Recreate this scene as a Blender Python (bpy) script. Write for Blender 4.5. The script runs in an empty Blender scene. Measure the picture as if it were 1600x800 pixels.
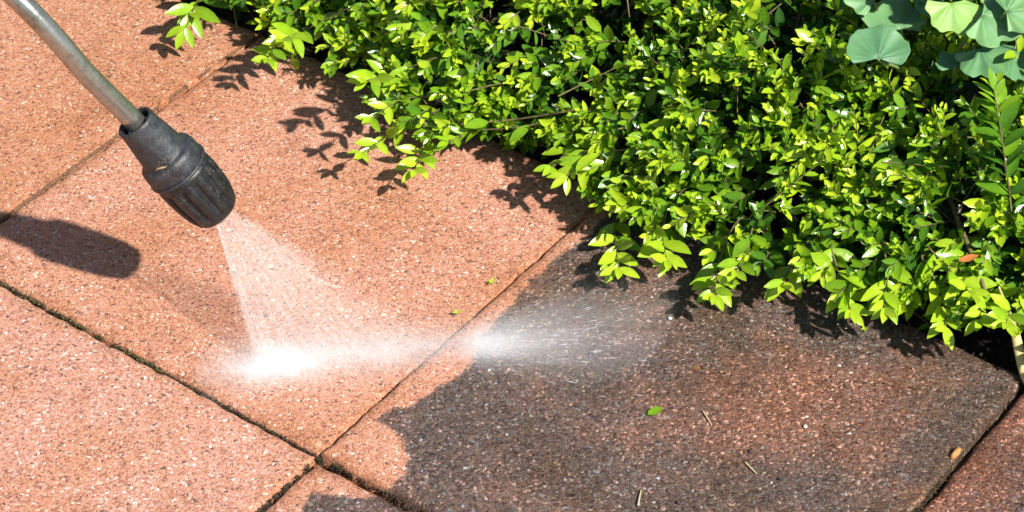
import bpy, math, random
import numpy as np
from mathutils import Vector, Matrix

# ------------------------------------------------------------------ camera, sky, sun, exposure
SC = bpy.context.scene
PITCH = math.radians(40.4)          # camera looks down at the paving
DIST = 1.84                         # metres from lens to the middle of the view
FPX = 4000.0                        # focal length in photo pixels (1600 wide) -> 90 mm on 36 mm
cam_d = bpy.data.cameras.new('camera'); cam = bpy.data.objects.new('camera', cam_d)
SC.collection.objects.link(cam); SC.camera = cam
cam_d.sensor_width = 36; cam_d.lens = 36 * FPX / 1600; cam_d.clip_start = .05; cam_d.clip_end = 400
CAM = np.array([0, -DIST * math.cos(PITCH), DIST * math.sin(PITCH)])
cam.location = CAM; cam.rotation_euler = (math.pi / 2 - PITCH, 0, 0)
cam_d.dof.use_dof = True; cam_d.dof.focus_distance = 1.80; cam_d.dof.aperture_fstop = 22

SUN = Vector((.73, -.64, 1.0)).normalized()      # towards the sun
EL = math.asin(SUN.z); AZ = math.atan2(SUN.x, SUN.y)
W = bpy.data.worlds.new('World'); SC.world = W; W.use_nodes = True
wn = W.node_tree.nodes; wl = W.node_tree.links
sky = wn.new('ShaderNodeTexSky'); sky.sky_type = 'NISHITA'; sky.sun_disc = False
sky.sun_elevation = EL; sky.sun_rotation = AZ
wl.new(sky.outputs[0], wn['Background'].inputs[0]); wn['Background'].inputs[1].default_value = .065
sd = bpy.data.lights.new('sun', 'SUN'); sun = bpy.data.objects.new('sun', sd); SC.collection.objects.link(sun)
sd.energy = 5.0; sd.angle = math.radians(1.5); sd.color = (1, .965, .91)
sun.rotation_euler = SUN.to_track_quat('Z', 'Y').to_euler(); sun.location = SUN * 6
vs = SC.view_settings
vs.view_transform = 'Standard'; vs.look = 'None'; vs.gamma = 1; vs.exposure = 0.60; vs.use_curve_mapping = False
SC.render.engine = 'CYCLES'
SC.cycles.use_denoising = True
SC.cycles.max_bounces = 14; SC.cycles.diffuse_bounces = 12; SC.cycles.transmission_bounces = 8; SC.cycles.volume_bounces = 6; SC.cycles.transparent_max_bounces = 8

# ------------------------------------------------------------------ helpers
rng = np.random.default_rng(7); random.seed(7)
CR = np.array([1., 0, 0]); CU = np.array([0, math.sin(PITCH), math.cos(PITCH)]); CF = np.array([0, math.cos(PITCH), -math.sin(PITCH)])
def G(px, py, z=0.):
    """point at height z that the photo shows at pixel (px, py)"""
    d = CR * (px - 800) / FPX - CU * (py - 400) / FPX + CF
    return CAM + d * ((z - CAM[2]) / d[2])
TH = math.radians(53.6)             # the joints run at this angle
VV = np.array([math.cos(TH), math.sin(TH), 0]); UU = np.array([math.sin(TH), -math.cos(TH), 0]); ZZ = np.array([0, 0, 1.])
O0 = G(497, 712); O0[2] = 0         # joint crossing in front
SLAB = .342
def UV(p):
    d = np.asarray(p) - O0
    return d @ UU, d @ VV
def nrm(a): return a / (np.linalg.norm(a, axis=-1, keepdims=True) + 1e-12)

WL = {}
def tag(o, label=None, cat=None, group=None, kind=None):
    if label: o['label'] = label
    if cat: o['category'] = cat
    if group: o['group'] = group
    if kind: o['kind'] = kind
    return o
def empty(name, loc):
    o = bpy.data.objects.new(name, None); SC.collection.objects.link(o); o.empty_display_size = .02
    o.location = loc; WL[o.name] = np.array(loc, float); return o
def mesh(name, V, F, mat, smooth=True, attrs=None):
    """V n*3 world verts; F m*k int array or list of lists"""
    me = bpy.data.meshes.new(name)
    if isinstance(F, np.ndarray):
        m, k = F.shape
        me.vertices.add(len(V)); me.vertices.foreach_set('co', np.ascontiguousarray(V, np.float32).ravel())
        me.loops.add(m * k); me.loops.foreach_set('vertex_index', np.ascontiguousarray(F, np.int32).ravel())
        me.polygons.add(m)
        me.polygons.foreach_set('loop_start', np.arange(0, m * k, k, dtype=np.int32))
        me.polygons.foreach_set('loop_total', np.full(m, k, np.int32))
    else:
        me.from_pydata([tuple(v) for v in V], [], [tuple(f) for f in F])
    me.update(calc_edges=True)
    if smooth: me.polygons.foreach_set('use_smooth', np.ones(len(me.polygons), bool))
    for a, vals in (attrs or {}).items():
        at = me.attributes.new(a, 'FLOAT', 'POINT'); at.data.foreach_set('value', np.ascontiguousarray(vals, np.float32))
    me.materials.append(mat); return me
def put(name, me, parent=None, base=None):
    """link a mesh given in world coordinates; base = where its own origin goes"""
    o = bpy.data.objects.new(name, me); SC.collection.objects.link(o)
    if parent is not None:
        o.parent = parent; o.location = -WL[parent.name]; WL[o.name] = np.zeros(3)
    else: WL[o.name] = np.zeros(3)
    if base is not None:
        b = Vector(base); me.transform(Matrix.Translation(-b)); o.location = Vector(o.location) + b; WL[o.name] = np.array(b)
    return o
def mk(name, V, F, mat, parent=None, smooth=True, attrs=None, base=None):
    return put(name, mesh(name, np.asarray(V, float), F, mat, smooth, attrs), parent, base)

def catmull(P, n):
    P = np.asarray(P, float); Q = np.vstack([2 * P[0] - P[1], P, 2 * P[-1] - P[-2]])
    out = []
    for i in range(1, len(Q) - 2):
        for t in np.linspace(0, 1, n, endpoint=False):
            a, b, c, d = Q[i - 1:i + 3]
            out.append(.5 * ((2 * b) + (c - a) * t + (2 * a - 5 * b + 4 * c - d) * t * t + (3 * b - a - 3 * c + d) * t ** 3))
    out.append(P[-1]); return np.array(out)
def frames(P):
    T = np.gradient(P, axis=0); T = nrm(T)
    r = np.array([.3, .2, .9]); N = []
    a = nrm(np.cross(T[0], r))
    for t in T:
        a = nrm(a - t * (a @ t)); N.append(a)
    N = np.array(N); return T, N, np.cross(T, N)
def tube(P, R, k=8, cap=True):
    P = np.asarray(P, float); R = np.broadcast_to(R, (len(P),))
    T, N, B = frames(P); an = np.arange(k) * 2 * math.pi / k
    V = (P[:, None] + R[:, None, None] * (np.cos(an)[None, :, None] * N[:, None] + np.sin(an)[None, :, None] * B[:, None])).reshape(-1, 3)
    F = [(i * k + j, i * k + (j + 1) % k, (i + 1) * k + (j + 1) % k, (i + 1) * k + j) for i in range(len(P) - 1) for j in range(k)]
    if cap: F += [tuple(range(k))[::-1], tuple((len(P) - 1) * k + j for j in range(k))]
    return V, F
def merge(parts):
    V = []; F = []; n = 0
    for v, f in parts:
        V.append(v); F += [tuple(i + n for i in q) for q in f]; n += len(v)
    return np.vstack(V), F
def vnoise(x, y, seed=0):
    """smooth value noise, -1..1"""
    r = np.random.default_rng(seed).uniform(-1, 1, (64, 64))
    x = np.asarray(x, float); y = np.asarray(y, float)
    xi = np.floor(x).astype(int); yi = np.floor(y).astype(int); fx = x - xi; fy = y - yi
    fx = fx * fx * (3 - 2 * fx); fy = fy * fy * (3 - 2 * fy); g = lambda a, b: r[a % 64, b % 64]
    return (g(xi, yi) * (1 - fx) + g(xi + 1, yi) * fx) * (1 - fy) + (g(xi, yi + 1) * (1 - fx) + g(xi + 1, yi + 1) * fx) * fy

# ------------------------------------------------------------------ materials
class NT:
    def __init__(s, name):
        s.m = bpy.data.materials.new(name); s.m.use_nodes = True; s.t = s.m.node_tree; s.n = s.t.nodes; s.l = s.t.links
        s.p = s.n['Principled BSDF']; s.out = s.n['Material Output']
    def new(s, ty, **kw):
        x = s.n.new(ty)
        for k, v in kw.items():
            if k[0] == '_': setattr(x, k[1:], v)
        return x
    def set(s, node, sock, v):
        i = node.inputs[sock]
        if isinstance(v, bpy.types.NodeSocket): s.l.new(v, i)
        elif isinstance(v, tuple) and len(v) == 3 and i.type == 'RGBA': i.default_value = (*v, 1)
        else: i.default_value = v
    def pos(s): return s.new('ShaderNodeNewGeometry').outputs['Position']
    def noise(s, vec, scale, detail=3, rough=.55):
        x = s.new('ShaderNodeTexNoise'); s.set(x, 'Vector', vec); s.set(x, 'Scale', scale); s.set(x, 'Detail', detail); s.set(x, 'Roughness', rough); return x.outputs['Fac']
    def vor(s, vec, scale, feature='F1'):
        x = s.new('ShaderNodeTexVoronoi', _feature=feature); s.set(x, 'Vector', vec); s.set(x, 'Scale', scale); return x
    def math(s, op, a, b=0., c=None, clamp=False):
        x = s.new('ShaderNodeMath', _operation=op, _use_clamp=clamp); s.set(x, 0, a); s.set(x, 1, b)
        if c is not None: s.set(x, 2, c)
        return x.outputs[0]
    def mix(s, fac, a, b, mode='MIX'):
        x = s.new('ShaderNodeMix', _data_type='RGBA', _blend_type=mode)
        s.set(x, 0, fac); s.set(x, 6, a); s.set(x, 7, b); return x.outputs[2]
    def ramp(s, fac, stops, interp='LINEAR'):
        x = s.new('ShaderNodeValToRGB'); s.set(x, 0, fac); cr = x.color_ramp; cr.interpolation = interp
        while len(cr.elements) < len(stops): cr.elements.new(.5)
        for e, (p, c) in zip(cr.elements, stops):
            e.position = p; e.color = (*c, 1) if len(c) == 3 else c
        return x.outputs[0]
    def step(s, x, a, b):
        m = s.new('ShaderNodeMapRange', _interpolation_type='SMOOTHSTEP'); s.set(m, 0, x); s.set(m, 1, a); s.set(m, 2, b); return m.outputs[0]
    def attr(s, name): return s.new('ShaderNodeAttribute', _attribute_name=name).outputs['Fac']
    def bump(s, h, dist, strength=1., normal=None):
        b = s.new('ShaderNodeBump'); s.set(b, 'Height', h); s.set(b, 'Distance', dist); s.set(b, 'Strength', strength)
        if normal is not None: s.set(b, 'Normal', normal)
        return b.outputs[0]

def plain(name, col, rough=.6, metal=0., var=.15, scale=60):
    t = NT(name); n = t.noise(t.pos(), scale, 4)
    c = t.mix(n, tuple(x * (1 - var) for x in col), tuple(min(1, x * (1 + var)) for x in col))
    t.set(t.p, 'Base Color', c); t.set(t.p, 'Roughness', rough); t.set(t.p, 'Metallic', metal); return t

def mat_slab():
    t = NT('exposed_aggregate_concrete'); P = t.pos()
    wn_ = t.new('ShaderNodeTexNoise'); t.set(wn_, 'Vector', P); t.set(wn_, 'Scale', 420.); t.set(wn_, 'Detail', 2.)
    wv = t.new('ShaderNodeVectorMath', _operation='MULTIPLY_ADD'); t.set(wv, 0, wn_.outputs['Color']); wv.inputs[1].default_value = (.0026, .0026, .0026); t.set(wv, 2, P)
    Q = wv.outputs[0]                                 # wobbled, so the stones are not clean polygons
    v1 = t.vor(Q, 560); v2 = t.vor(Q, 1000)
    def chan(v, k):
        x = t.new('ShaderNodeSeparateColor'); t.set(x, 0, v.outputs['Color']); return x.outputs[k]
    grain = t.ramp(chan(v1, 0), [(0, (.16, .08, .058)), (.05, (.34, .145, .09)), (.22, (.52, .232, .142)), (.52, (.59, .285, .183)), (.76, (.46, .19, .10)),
                                 (.86, (.63, .37, .265)), (.955, (.76, .60, .49))], 'CONSTANT')
    fine = t.ramp(chan(v2, 1), [(0, (.19, .09, .062)), (.08, (.46, .20, .13)), (.40, (.58, .275, .172)), (.75, (.62, .32, .213)), (.94, (.74, .55, .43))], 'CONSTANT')
    sel = t.math('GREATER_THAN', chan(v1, 2), .42)
    col = t.mix(sel, fine, grain)
    # mortar between grains
    e = t.new('ShaderNodeTexVoronoi', _feature='DISTANCE_TO_EDGE'); t.set(e, 'Vector', Q); t.set(e, 'Scale', 560)
    edge = t.math('MULTIPLY', t.math('SUBTRACT', 1., t.step(e.outputs['Distance'], .0, .14)), sel)
    col = t.mix(t.math('MULTIPLY', edge, .45), col, (.42, .19, .125))
    # slab to slab and broad colour drift
    ob = t.new('ShaderNodeObjectInfo')
    col = t.mix(1., col, ob.outputs['Color'], 'MULTIPLY')
    drift = t.noise(P, 9, 4)
    col = t.mix(t.step(drift, .40, .72), col, t.mix(1., col, (.88, .80, .66), 'MULTIPLY'))
    blot = t.noise(P, 26, 5, .65)
    col = t.mix(t.step(blot, .50, .72), col, t.mix(1., col, (.84, .80, .76), 'MULTIPLY'))
    # yellow-brown algae and silt along the joints
    ed = t.attr('edge')
    n2 = t.noise(P, 45, 4)
    fr = t.math('ADD', ed, t.math('MULTIPLY', t.math('SUBTRACT', n2, .5), .022))
    silt = t.math('SUBTRACT', 1., t.step(fr, -.002, .013))
    col = t.mix(t.math('MULTIPLY', silt, .55), col, t.mix(1., col, (.66, .55, .34), 'MULTIPLY'))
    # grime film, left where the jet has not been yet
    d = t.attr('dirt')
    n3 = t.noise(P, 90, 4, .65); n4 = t.noise(P, 420, 2)
    dd = t.math('ADD', d, t.math('ADD', t.math('MULTIPLY', t.math('SUBTRACT', n3, .5), .015), t.math('MULTIPLY', t.math('SUBTRACT', n4, .5), .006)))
    dirt = t.step(dd, -.0022, .0022)
    thick = t.noise(P, 14, 4, .6)                     # thickness of the film
    film = t.ramp(thick, [(.34, (.20, .295, .385)), (.47, (.235, .335, .435)), (.56, (.28, .375, .47)), (.68, (.36, .43, .49))])
    worn = t.step(t.math('ADD', t.attr('worn'), t.math('MULTIPLY', t.math('SUBTRACT', thick, .5), .9)), .35, .95)
    film = t.mix(worn, film, (.46, .46, .48))
    g2 = t.ramp(chan(v1, 1), [(0, (.55, .55, .55)), (.2, (.85, .85, .85)), (.6, (1.05, 1.04, 1.03)), (.86, (1.5, 1.5, 1.5)), (.95, (2.5, 2.5, 2.5))], 'CONSTANT')
    film = t.mix(1., film, g2, 'MULTIPLY')
    spot = t.vor(P, 38); rust = t.math('MULTIPLY', t.math('LESS_THAN', spot.outputs['Distance'], .10), t.math('GREATER_THAN', chan(spot, 0), .72))
    dcol = t.mix(1., col, film, 'MULTIPLY')
    dcol = t.mix(t.math('MULTIPLY', rust, .5), dcol, (.30, .13, .04))
    col = t.mix(dirt, col, dcol)
    bl = t.math('LESS_THAN', t.vor(P, 95).outputs['Distance'], .085)
    col = t.mix(t.math('MULTIPLY', bl, .75), col, (.035, .028, .024))
    t.set(t.p, 'Base Color', col)
    t.set(t.p, 'Roughness', t.math('SUBTRACT', .82, t.math('MULTIPLY', dirt, .30)))
    t.set(t.p, 'Specular IOR Level', .35)
    h = t.math('ADD', t.math('MULTIPLY', t.math('SUBTRACT', 1., v1.outputs['Distance']), .7), t.math('MULTIPLY', v2.outputs['Distance'], -.35))
    h = t.math('ADD', h, t.math('MULTIPLY', chan(v1, 2), .35))
    b = t.bump(h, .0011, .75)
    b = t.bump(t.noise(P, 60, 3), .002, .35, b)
    t.set(t.p, 'Normal', b); return t.m
M_SLAB = mat_slab()

def mat_soil():
    t = NT('soil'); P = t.pos(); n = t.noise(P, 70, 6, .7)
    t.set(t.p, 'Base Color', t.ramp(n, [(.3, (.018, .012, .008)), (.55, (.045, .03, .02)), (.75, (.085, .058, .038))]))
    t.set(t.p, 'Roughness', .95); t.set(t.p, 'Normal', t.bump(n, .012)); return t.m
M_SOIL = mat_soil()
def mat_bed():
    t = NT('joint_sand'); P = t.pos(); n = t.noise(P, 180, 5, .7)
    t.set(t.p, 'Base Color', t.ramp(n, [(.3, (.03, .02, .013)), (.6, (.085, .055, .03)), (.8, (.16, .11, .055))]))
    t.set(t.p, 'Roughness', .95); t.set(t.p, 'Normal', t.bump(n, .004)); return t.m
M_BED = mat_bed()

def mat_leaf(name, stops, rough=.27, trans=.22, veins=False):
    """colour follows the leaf's age (attribute 'tint'): old and deep green to young and lime"""
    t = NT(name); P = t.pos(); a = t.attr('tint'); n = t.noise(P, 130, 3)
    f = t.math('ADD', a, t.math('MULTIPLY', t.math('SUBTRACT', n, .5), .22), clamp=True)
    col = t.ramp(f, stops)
    m = t.attr('mid'); col = t.mix(t.math('MULTIPLY', m, .30), col, t.mix(1., col, (1.5, 1.35, 1.6), 'MULTIPLY'))
    if veins:
        vn = t.attr('vein'); col = t.mix(t.math('MULTIPLY', t.step(vn, .55, .95), .35), col, t.mix(1., col, (1.5, 1.35, 1.2), 'MULTIPLY'))
        t.set(t.p, 'Normal', t.bump(t.math('ADD', t.math('MULTIPLY', vn, -1.), t.math('MULTIPLY', n, .5)), .0012, .6))
    else:
        t.set(t.p, 'Normal', t.bump(t.noise(P, 500, 2), .0004, .5))
    t.set(t.p, 'Base Color', col); t.set(t.p, 'Roughness', t.math('ADD', rough - .08, t.math('MULTIPLY', n, .16))); t.set(t.p, 'Specular IOR Level', .5)
    tr = t.new('ShaderNodeBsdfTranslucent'); t.set(tr, 0, t.mix(1., col, (.95, 1.35, .45), 'MULTIPLY'))
    ms = t.new('ShaderNodeMixShader'); t.set(ms, 0, trans); t.l.new(t.p.outputs[0], ms.inputs[1]); t.l.new(tr.outputs[0], ms.inputs[2])
    t.l.new(ms.outputs[0], t.out.inputs[0]); return t.m
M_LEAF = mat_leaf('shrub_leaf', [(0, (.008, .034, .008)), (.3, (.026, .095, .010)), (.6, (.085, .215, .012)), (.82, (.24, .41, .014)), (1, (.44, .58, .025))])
M_BIG = mat_leaf('waxy_leaf', [(0, (.03, .10, .04)), (.4, (.11, .27, .12)), (.7, (.20, .40, .14)), (1, (.34, .54, .12))], .5, .2, True)
def mat_twig():
    t = NT('twig_bark'); P = t.pos(); n = t.noise(P, 160, 4)
    t.set(t.p, 'Base Color', t.ramp(n, [(.3, (.07, .045, .02)), (.55, (.17, .13, .05)), (.75, (.20, .21, .06))]))
    t.set(t.p, 'Roughness', .75); t.set(t.p, 'Normal', t.bump(n, .0006)); return t.m
M_TWIG = mat_twig()

# ------------------------------------------------------------------ ground and paving
E0 = O0 + VV * SLAB                 # paving ends here; planting bed beyond
def E_(u, q, z=0.): return O0 + UU * u + VV * (SLAB + q) + ZZ * z
n = 90
gu = np.concatenate([[-60, -15, -4, -1.5], np.linspace(-.8, 1.0, n), [2, 5, 15, 60]]); gq = np.concatenate([[-60, -15, -5, -.05], np.linspace(-.006, .9, 60), [1.5, 4, 15, 60]])
A, B = np.meshgrid(gu, gq, indexing='ij')
bedz = np.where(B < -.004, -.055, -.022 + .012 * vnoise(A * 22, B * 22, 3) + .006 * vnoise(A * 70, B * 70, 4))
V = O0 + A[..., None] * UU + (SLAB + B)[..., None] * VV + bedz[..., None] * ZZ
nu, nq = A.shape
I = np.arange(nu * nq).reshape(nu, nq)
F = np.stack([I[:-1, :-1], I[1:, :-1], I[1:, 1:], I[:-1, 1:]], -1).reshape(-1, 4)
ground = tag(mk('ground', V.reshape(-1, 3), F, M_SOIL), kind='structure')

# grime boundary (the edge of what has been washed), in ground metres
grime_px = [(1010, 270), (962, 318), (925, 366), (882, 398), (832, 442), (792, 488), (748, 530), (738, 572), (702, 598), (648, 636), (606, 648), (588, 662), (624, 684),
            (638, 714), (632, 744), (606, 769), (562, 776), (484, 770), (468, 800), (432, 850), (300, 1000), (200, 1900), (2900, 1900), (3300, -300), (1700, -500)]
POLY = np.array([G(*p)[:2] for p in grime_px])
def sdf(X, Y):
    p = np.stack([X, Y], -1); d = np.full(X.shape, 1e9); ins = np.zeros(X.shape, bool)
    for i in range(len(POLY)):
        a = POLY[i]; b = POLY[(i + 1) % len(POLY)]; e = b - a; w = p - a
        t = np.clip((w @ e) / (e @ e), 0, 1); d = np.minimum(d, np.linalg.norm(w - t[..., None] * e, axis=-1))
        c = ((a[1] > Y) != (b[1] > Y)); xx = a[0] + (Y - a[1]) / (b[1] - a[1] + 1e-15) * e[0]
        ins ^= c & (X < xx)
    return np.where(ins, d, -d)

bv = []; bf = []
pv = E_(-2.2, -2.6, -.046), E_(2.2, -2.6, -.046), E_(2.2, -.004, -.046), E_(-2.2, -.004, -.046)
ps = [p + ZZ * .036 for p in pv]
PAVE_Q = 8
pav = tag(mk('pavement', list(pv) + ps, [(4, 5, 6, 7), (0, 1, 5, 4), (1, 2, 6, 5), (2, 3, 7, 6), (3, 0, 4, 7)], M_BED, smooth=False), kind='structure')

def slab(i, j, fine):
    """slab i along the front joint, row j away from the camera"""
    r = np.random.default_rng(1000 + i * 17 + j * 5)
    g = .0011 if j > -1 else .0014
    cell = .0045 if fine else .05
    m = int(SLAB / cell)
    s = np.concatenate([[0, .0012, .003], np.linspace(.006, SLAB - 2 * g - .006, m), [SLAB - 2 * g - .003, SLAB - 2 * g - .0012, SLAB - 2 * g]])
    a, b = np.meshgrid(s, s, indexing='ij'); L = SLAB - 2 * g
    e = np.minimum(np.minimum(a, L - a), np.minimum(b, L - b))
    k = np.exp(-e / .006)
    if fine:
        a2 = a + k * (.0011 * vnoise(b * 90 + i * 7, j * 9 + a * 20, 11) + .0006 * vnoise(b * 300, a * 300, 12))
        b2 = b + k * (.0011 * vnoise(a * 90 + j * 7, i * 5 + b * 20, 13) + .0006 * vnoise(a * 300, b * 300, 14))
    else: a2, b2 = a, b
    z = np.interp(e, [0, .0012, .003, .006], [-.0028, -.0009, -.0002, 0])
    if fine: z = z + .0005 * vnoise(a * 14, b * 14, 20 + i) + k * .0010 * (vnoise(a * 130, b * 130, 15) - .3)
    # small twist and settlement of each slab
    rot = {(0, 0): .004, (0, -1): .009, (-1, 0): -.001, (1, 0): 0.0}.get((i, j), r.uniform(-.003, .003))
    lift = {(0, 0): .0028, (1, 0): -.0015, (-1, 0): .0005, (-1, -1): 0.0, (0, -1): -.0012}.get((i, j), r.uniform(-.001, .001))
    z = z + lift + (a - L / 2) * r.uniform(-.003, .003)
    du = (a2 + g) * math.cos(rot) - (b2 + g) * math.sin(rot); dv = (a2 + g) * math.sin(rot) + (b2 + g) * math.cos(rot)
    if (i, j) == (0, -1): du, dv = (a2 + g) - rot * (b2 - L), (b2 + g) + rot * a2 - .0020
    X = O0 + (i * SLAB + du)[..., None] * UU + (j * SLAB + dv)[..., None] * VV + z[..., None] * ZZ
    nn = len(s); I = np.arange(nn * nn).reshape(nn, nn)
    F = np.stack([I[:-1, :-1], I[1:, :-1], I[1:, 1:], I[:-1, 1:]], -1).reshape(-1, 4)
    # skirt
    per = np.concatenate([I[:-1, 0], I[-1, :-1], I[:0:-1, -1], I[0, :0:-1]])
    Xf = X.reshape(-1, 3); low = Xf[per].copy(); low[:, 2] = -.05 + .012; base = len(Xf); np_ = len(per)
    sk = np.stack([per, base + np.arange(np_), base + (np.arange(np_) + 1) % np_, np.roll(per, -1)], -1)
    V = np.vstack([Xf, low]); F = np.vstack([F, sk])
    D = sdf(V[:, 0], V[:, 1]); ee = np.concatenate([e.ravel(), np.zeros(np_)])
    # thinner film in the middle of the dirty slab and on the one beyond it
    c = G(1250, 640); wd = np.exp(-(((V[:, 0] - c[0]) / .15) ** 2 + ((V[:, 1] - c[1]) / .085) ** 2)) * .80
    if i >= 1: wd = wd + .42
    o = mk('slab', V, F, M_SLAB, pav, attrs={'dirt': D, 'edge': ee, 'worn': wd}, base=O0 + UU * (i + .5) * SLAB + VV * (j + .5) * SLAB)
    tint = {(-1, 0): (1.0, 1.0, 1.0), (-2, 0): (.93, .90, .82), (-1, -1): (1.03, 1.09, 1.20), (0, -1): (1.0, 1.04, 1.10), (0, 0): (1.0, .99, .97), (-2, -1): (1.02, 1, 1)}.get((i, j))
    if tint is None: tint = tuple(r.uniform(.94, 1.04) * x for x in (1, .98, .96))
    o.color = (*tint, 1); return o
FINE = {(-2, 0), (-1, 0), (0, 0), (1, 0), (-2, -1), (-1, -1), (0, -1), (1, -1)}
for j in range(0, -7, -1):
    for i in range(-6, 6):
        slab(i, j, (i, j) in FINE)

# ------------------------------------------------------------------ pressure washer lance
TIP = G(338, 328, .105); REAR = G(210, 190, .180)
AX = nrm(TIP - REAR); LEN = np.linalg.norm(TIP - REAR)
NA = nrm(np.cross(AX, ZZ)); NB = np.cross(AX, NA)
def lathe(prof, k=64, fn=None):
    t = np.array([p[0] for p in prof]) / 1000.; r = np.array([p[1] for p in prof]) / 1000.
    an = np.arange(k) * 2 * math.pi / k
    rr = np.repeat(r[:, None], k, 1)
    if fn is not None: rr = fn(rr, np.repeat(t[:, None], k, 1), np.repeat(an[None], len(t), 0))
    V = REAR + t[:, None, None] * AX + rr[..., None] * (np.cos(an)[None, :, None] * NA + np.sin(an)[None, :, None] * NB)
    F = np.array([(i * k + j, i * k + (j + 1) % k, (i + 1) * k + (j + 1) % k, (i + 1) * k + j) for i in range(len(t) - 1) for j in range(k)])
    return V.reshape(-1, 3), F
def mat_black(name, c0, c1, scuff, r0):
    """black plastic or rubber, scuffed and dusted with pale splashed grit"""
    t = NT(name); P = t.pos(); n = t.noise(P, 150, 6, .7); n2 = t.noise(P, 55, 4)
    st = t.new('ShaderNodeMapping'); t.set(st, 'Vector', P); st.inputs['Scale'].default_value = (900, 240, 240); st.inputs['Rotation'].default_value = (.2, .9, -.4)
    sc = t.noise(st.outputs[0], 1., 4, .7)
    c = t.mix(t.step(n, .35, .7), c0, c1)
    c = t.mix(t.math('MULTIPLY', t.step(sc, .60, .74), .75), c, scuff)
    sp = t.vor(P, 420); fl = t.math('MULTIPLY', t.math('LESS_THAN', sp.outputs['Distance'], .24), t.step(n2, .50, .62))
    c = t.mix(t.math('MULTIPLY', fl, .55), c, (.20, .165, .14))
    t.set(t.p, 'Base Color', c); t.set(t.p, 'Roughness', t.math('ADD', r0, t.math('MULTIPLY', n, .35)))
    t.set(t.p, 'Normal', t.bump(t.math('ADD', n, t.math('MULTIPLY', sc, .6)), .0007, .7)); return t.m
M_RUB = mat_black('black_rubber', (.009, .009, .0095), (.026, .026, .0275), (.13, .13, .13), .16)
M_PLA = mat_black('dark_plastic', (.018, .0195, .022), (.046, .049, .053), (.10, .10, .10), .26)
def mat_steel():
    t = NT('worn_steel'); P = t.pos(); n = t.noise(P, 45, 5, .7); n2 = t.noise(P, 350, 3)
    t.set(t.p, 'Base Color', t.ramp(n, [(.3, (.22, .21, .17)), (.52, (.42, .41, .36)), (.72, (.17, .17, .13))]))
    t.set(t.p, 'Metallic', .85); t.set(t.p, 'Roughness', t.math('ADD', .10, t.math('MULTIPLY', n, .26)))
    t.set(t.p, 'Normal', t.bump(n2, .0003, .6)); return t.m
M_STEEL = mat_steel()
lance = empty('pressure_washer_lance', G(345, 338, .097) * np.array([1, 1, 0]))
tag(lance, 'bent steel washer lance with a black spray nozzle above the red paving', 'pressure washer')
L0 = LEN * 1000; q = L0 / 88.
# rear body with its open collar
prof = [(16, 9.9), (4, 10.6), (.8, 10.9), (-.1, 11.5), (-.3, 12.5), (.4, 13.2), (2.5, 13.4), (5, 13.5), (10, 14.0), (18, 15.0), (26, 16.0), (30, 16.4), (31.0, 16.8), (31.8, 18.8), (33, 20.1), (36, 20.8), (40, 21.1), (43.5, 21.2), (44.6, 20.9), (45, 20.0)]
def flat(rr, t, a):   # two wrench flats on the swelling
    f = np.clip((t - .030) / .004, 0, 1)
    return rr - f * .0011 * np.clip(np.cos(4 * a) - .2, 0, 1)
V, F = lathe([(a * q, b) for a, b in prof], 64, flat); body = mk('nozzle_body', V, F, M_PLA, lance)
# seam ring
V, F = lathe([(a * q, b) for a, b in [(44.4, 20), (44.3, 21.3), (45.0, 21.9), (46.3, 21.9), (46.9, 21.2), (46.9, 19.5)]], 64); mk('seam_ring', V, F, M_PLA, lance)
# turning grip
prof = [(46.6, 19.6), (47.4, 20.5), (50, 20.7), (56, 20.5), (64, 20.0), (72, 19.3), (79, 18.4), (84, 17.6), (87.5, 16.5), (89.3, 15.0), (90.2, 12.8), (90.5, 8.5), (89.0, 7.4), (83, 6.6)]
def wob(rr, t, a):
    f = np.clip((t * 1000 / q - 50) / 3, 0, 1) * np.clip((86 - t * 1000 / q) / 4, 0, 1)
    return rr - f * .0017 * (.5 + .5 * np.cos(12 * a)) ** 2
V, F = lathe([(a * q, b) for a, b in prof], 96, wob); grip = mk('nozzle_grip', V, F, M_RUB, lance)
for k in range(12):
    a0 = (k + .5) * math.pi / 6
    parts_t = np.linspace(50.5, 83.5, 9); w = .0032
    rows = []
    for ti, tt in enumerate(parts_t):
        r0 = np.interp(tt, [p[0] for p in prof[:9]], [p[1] for p in prof[:9]]) / 1000.
        h = .0011 * min(1, 1.6 * math.sin(math.pi * (ti + .35) / 8.7)); ww = w * (1.0 if 0 < ti < 8 else .7) * r0 / .0205
        row = []
        for x, hh in ((-1.15, -.0006), (-.85, h * .75), (-.3, h), (.3, h), (.85, h * .75), (1.15, -.0006)):
            an = a0 + x * ww / r0 / 1.0
            row.append(REAR + AX * tt * q / 1000. + (r0 + hh) * (math.cos(an) * NA + math.sin(an) * NB))
        rows.append(row)
    V = np.array(rows).reshape(-1, 3)
    F = np.array([(i * 6 + j, i * 6 + j + 1, i * 6 + j + 7, i * 6 + j + 6) for i in range(8) for j in range(5)])
    mk('grip_rib', V, F, M_RUB, grip)
# brass jet inside the mouth
V, F = lathe([(a * q, b) for a, b in [(80, 6.9), (85.5, 6.7), (86.3, 5.4), (86.5, 3.0), (84.5, .6), (84.4, .02)]], 32)
mk('jet', V, F, plain('brass', (.45, .32, .12), .35, 1.).m, lance)
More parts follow.
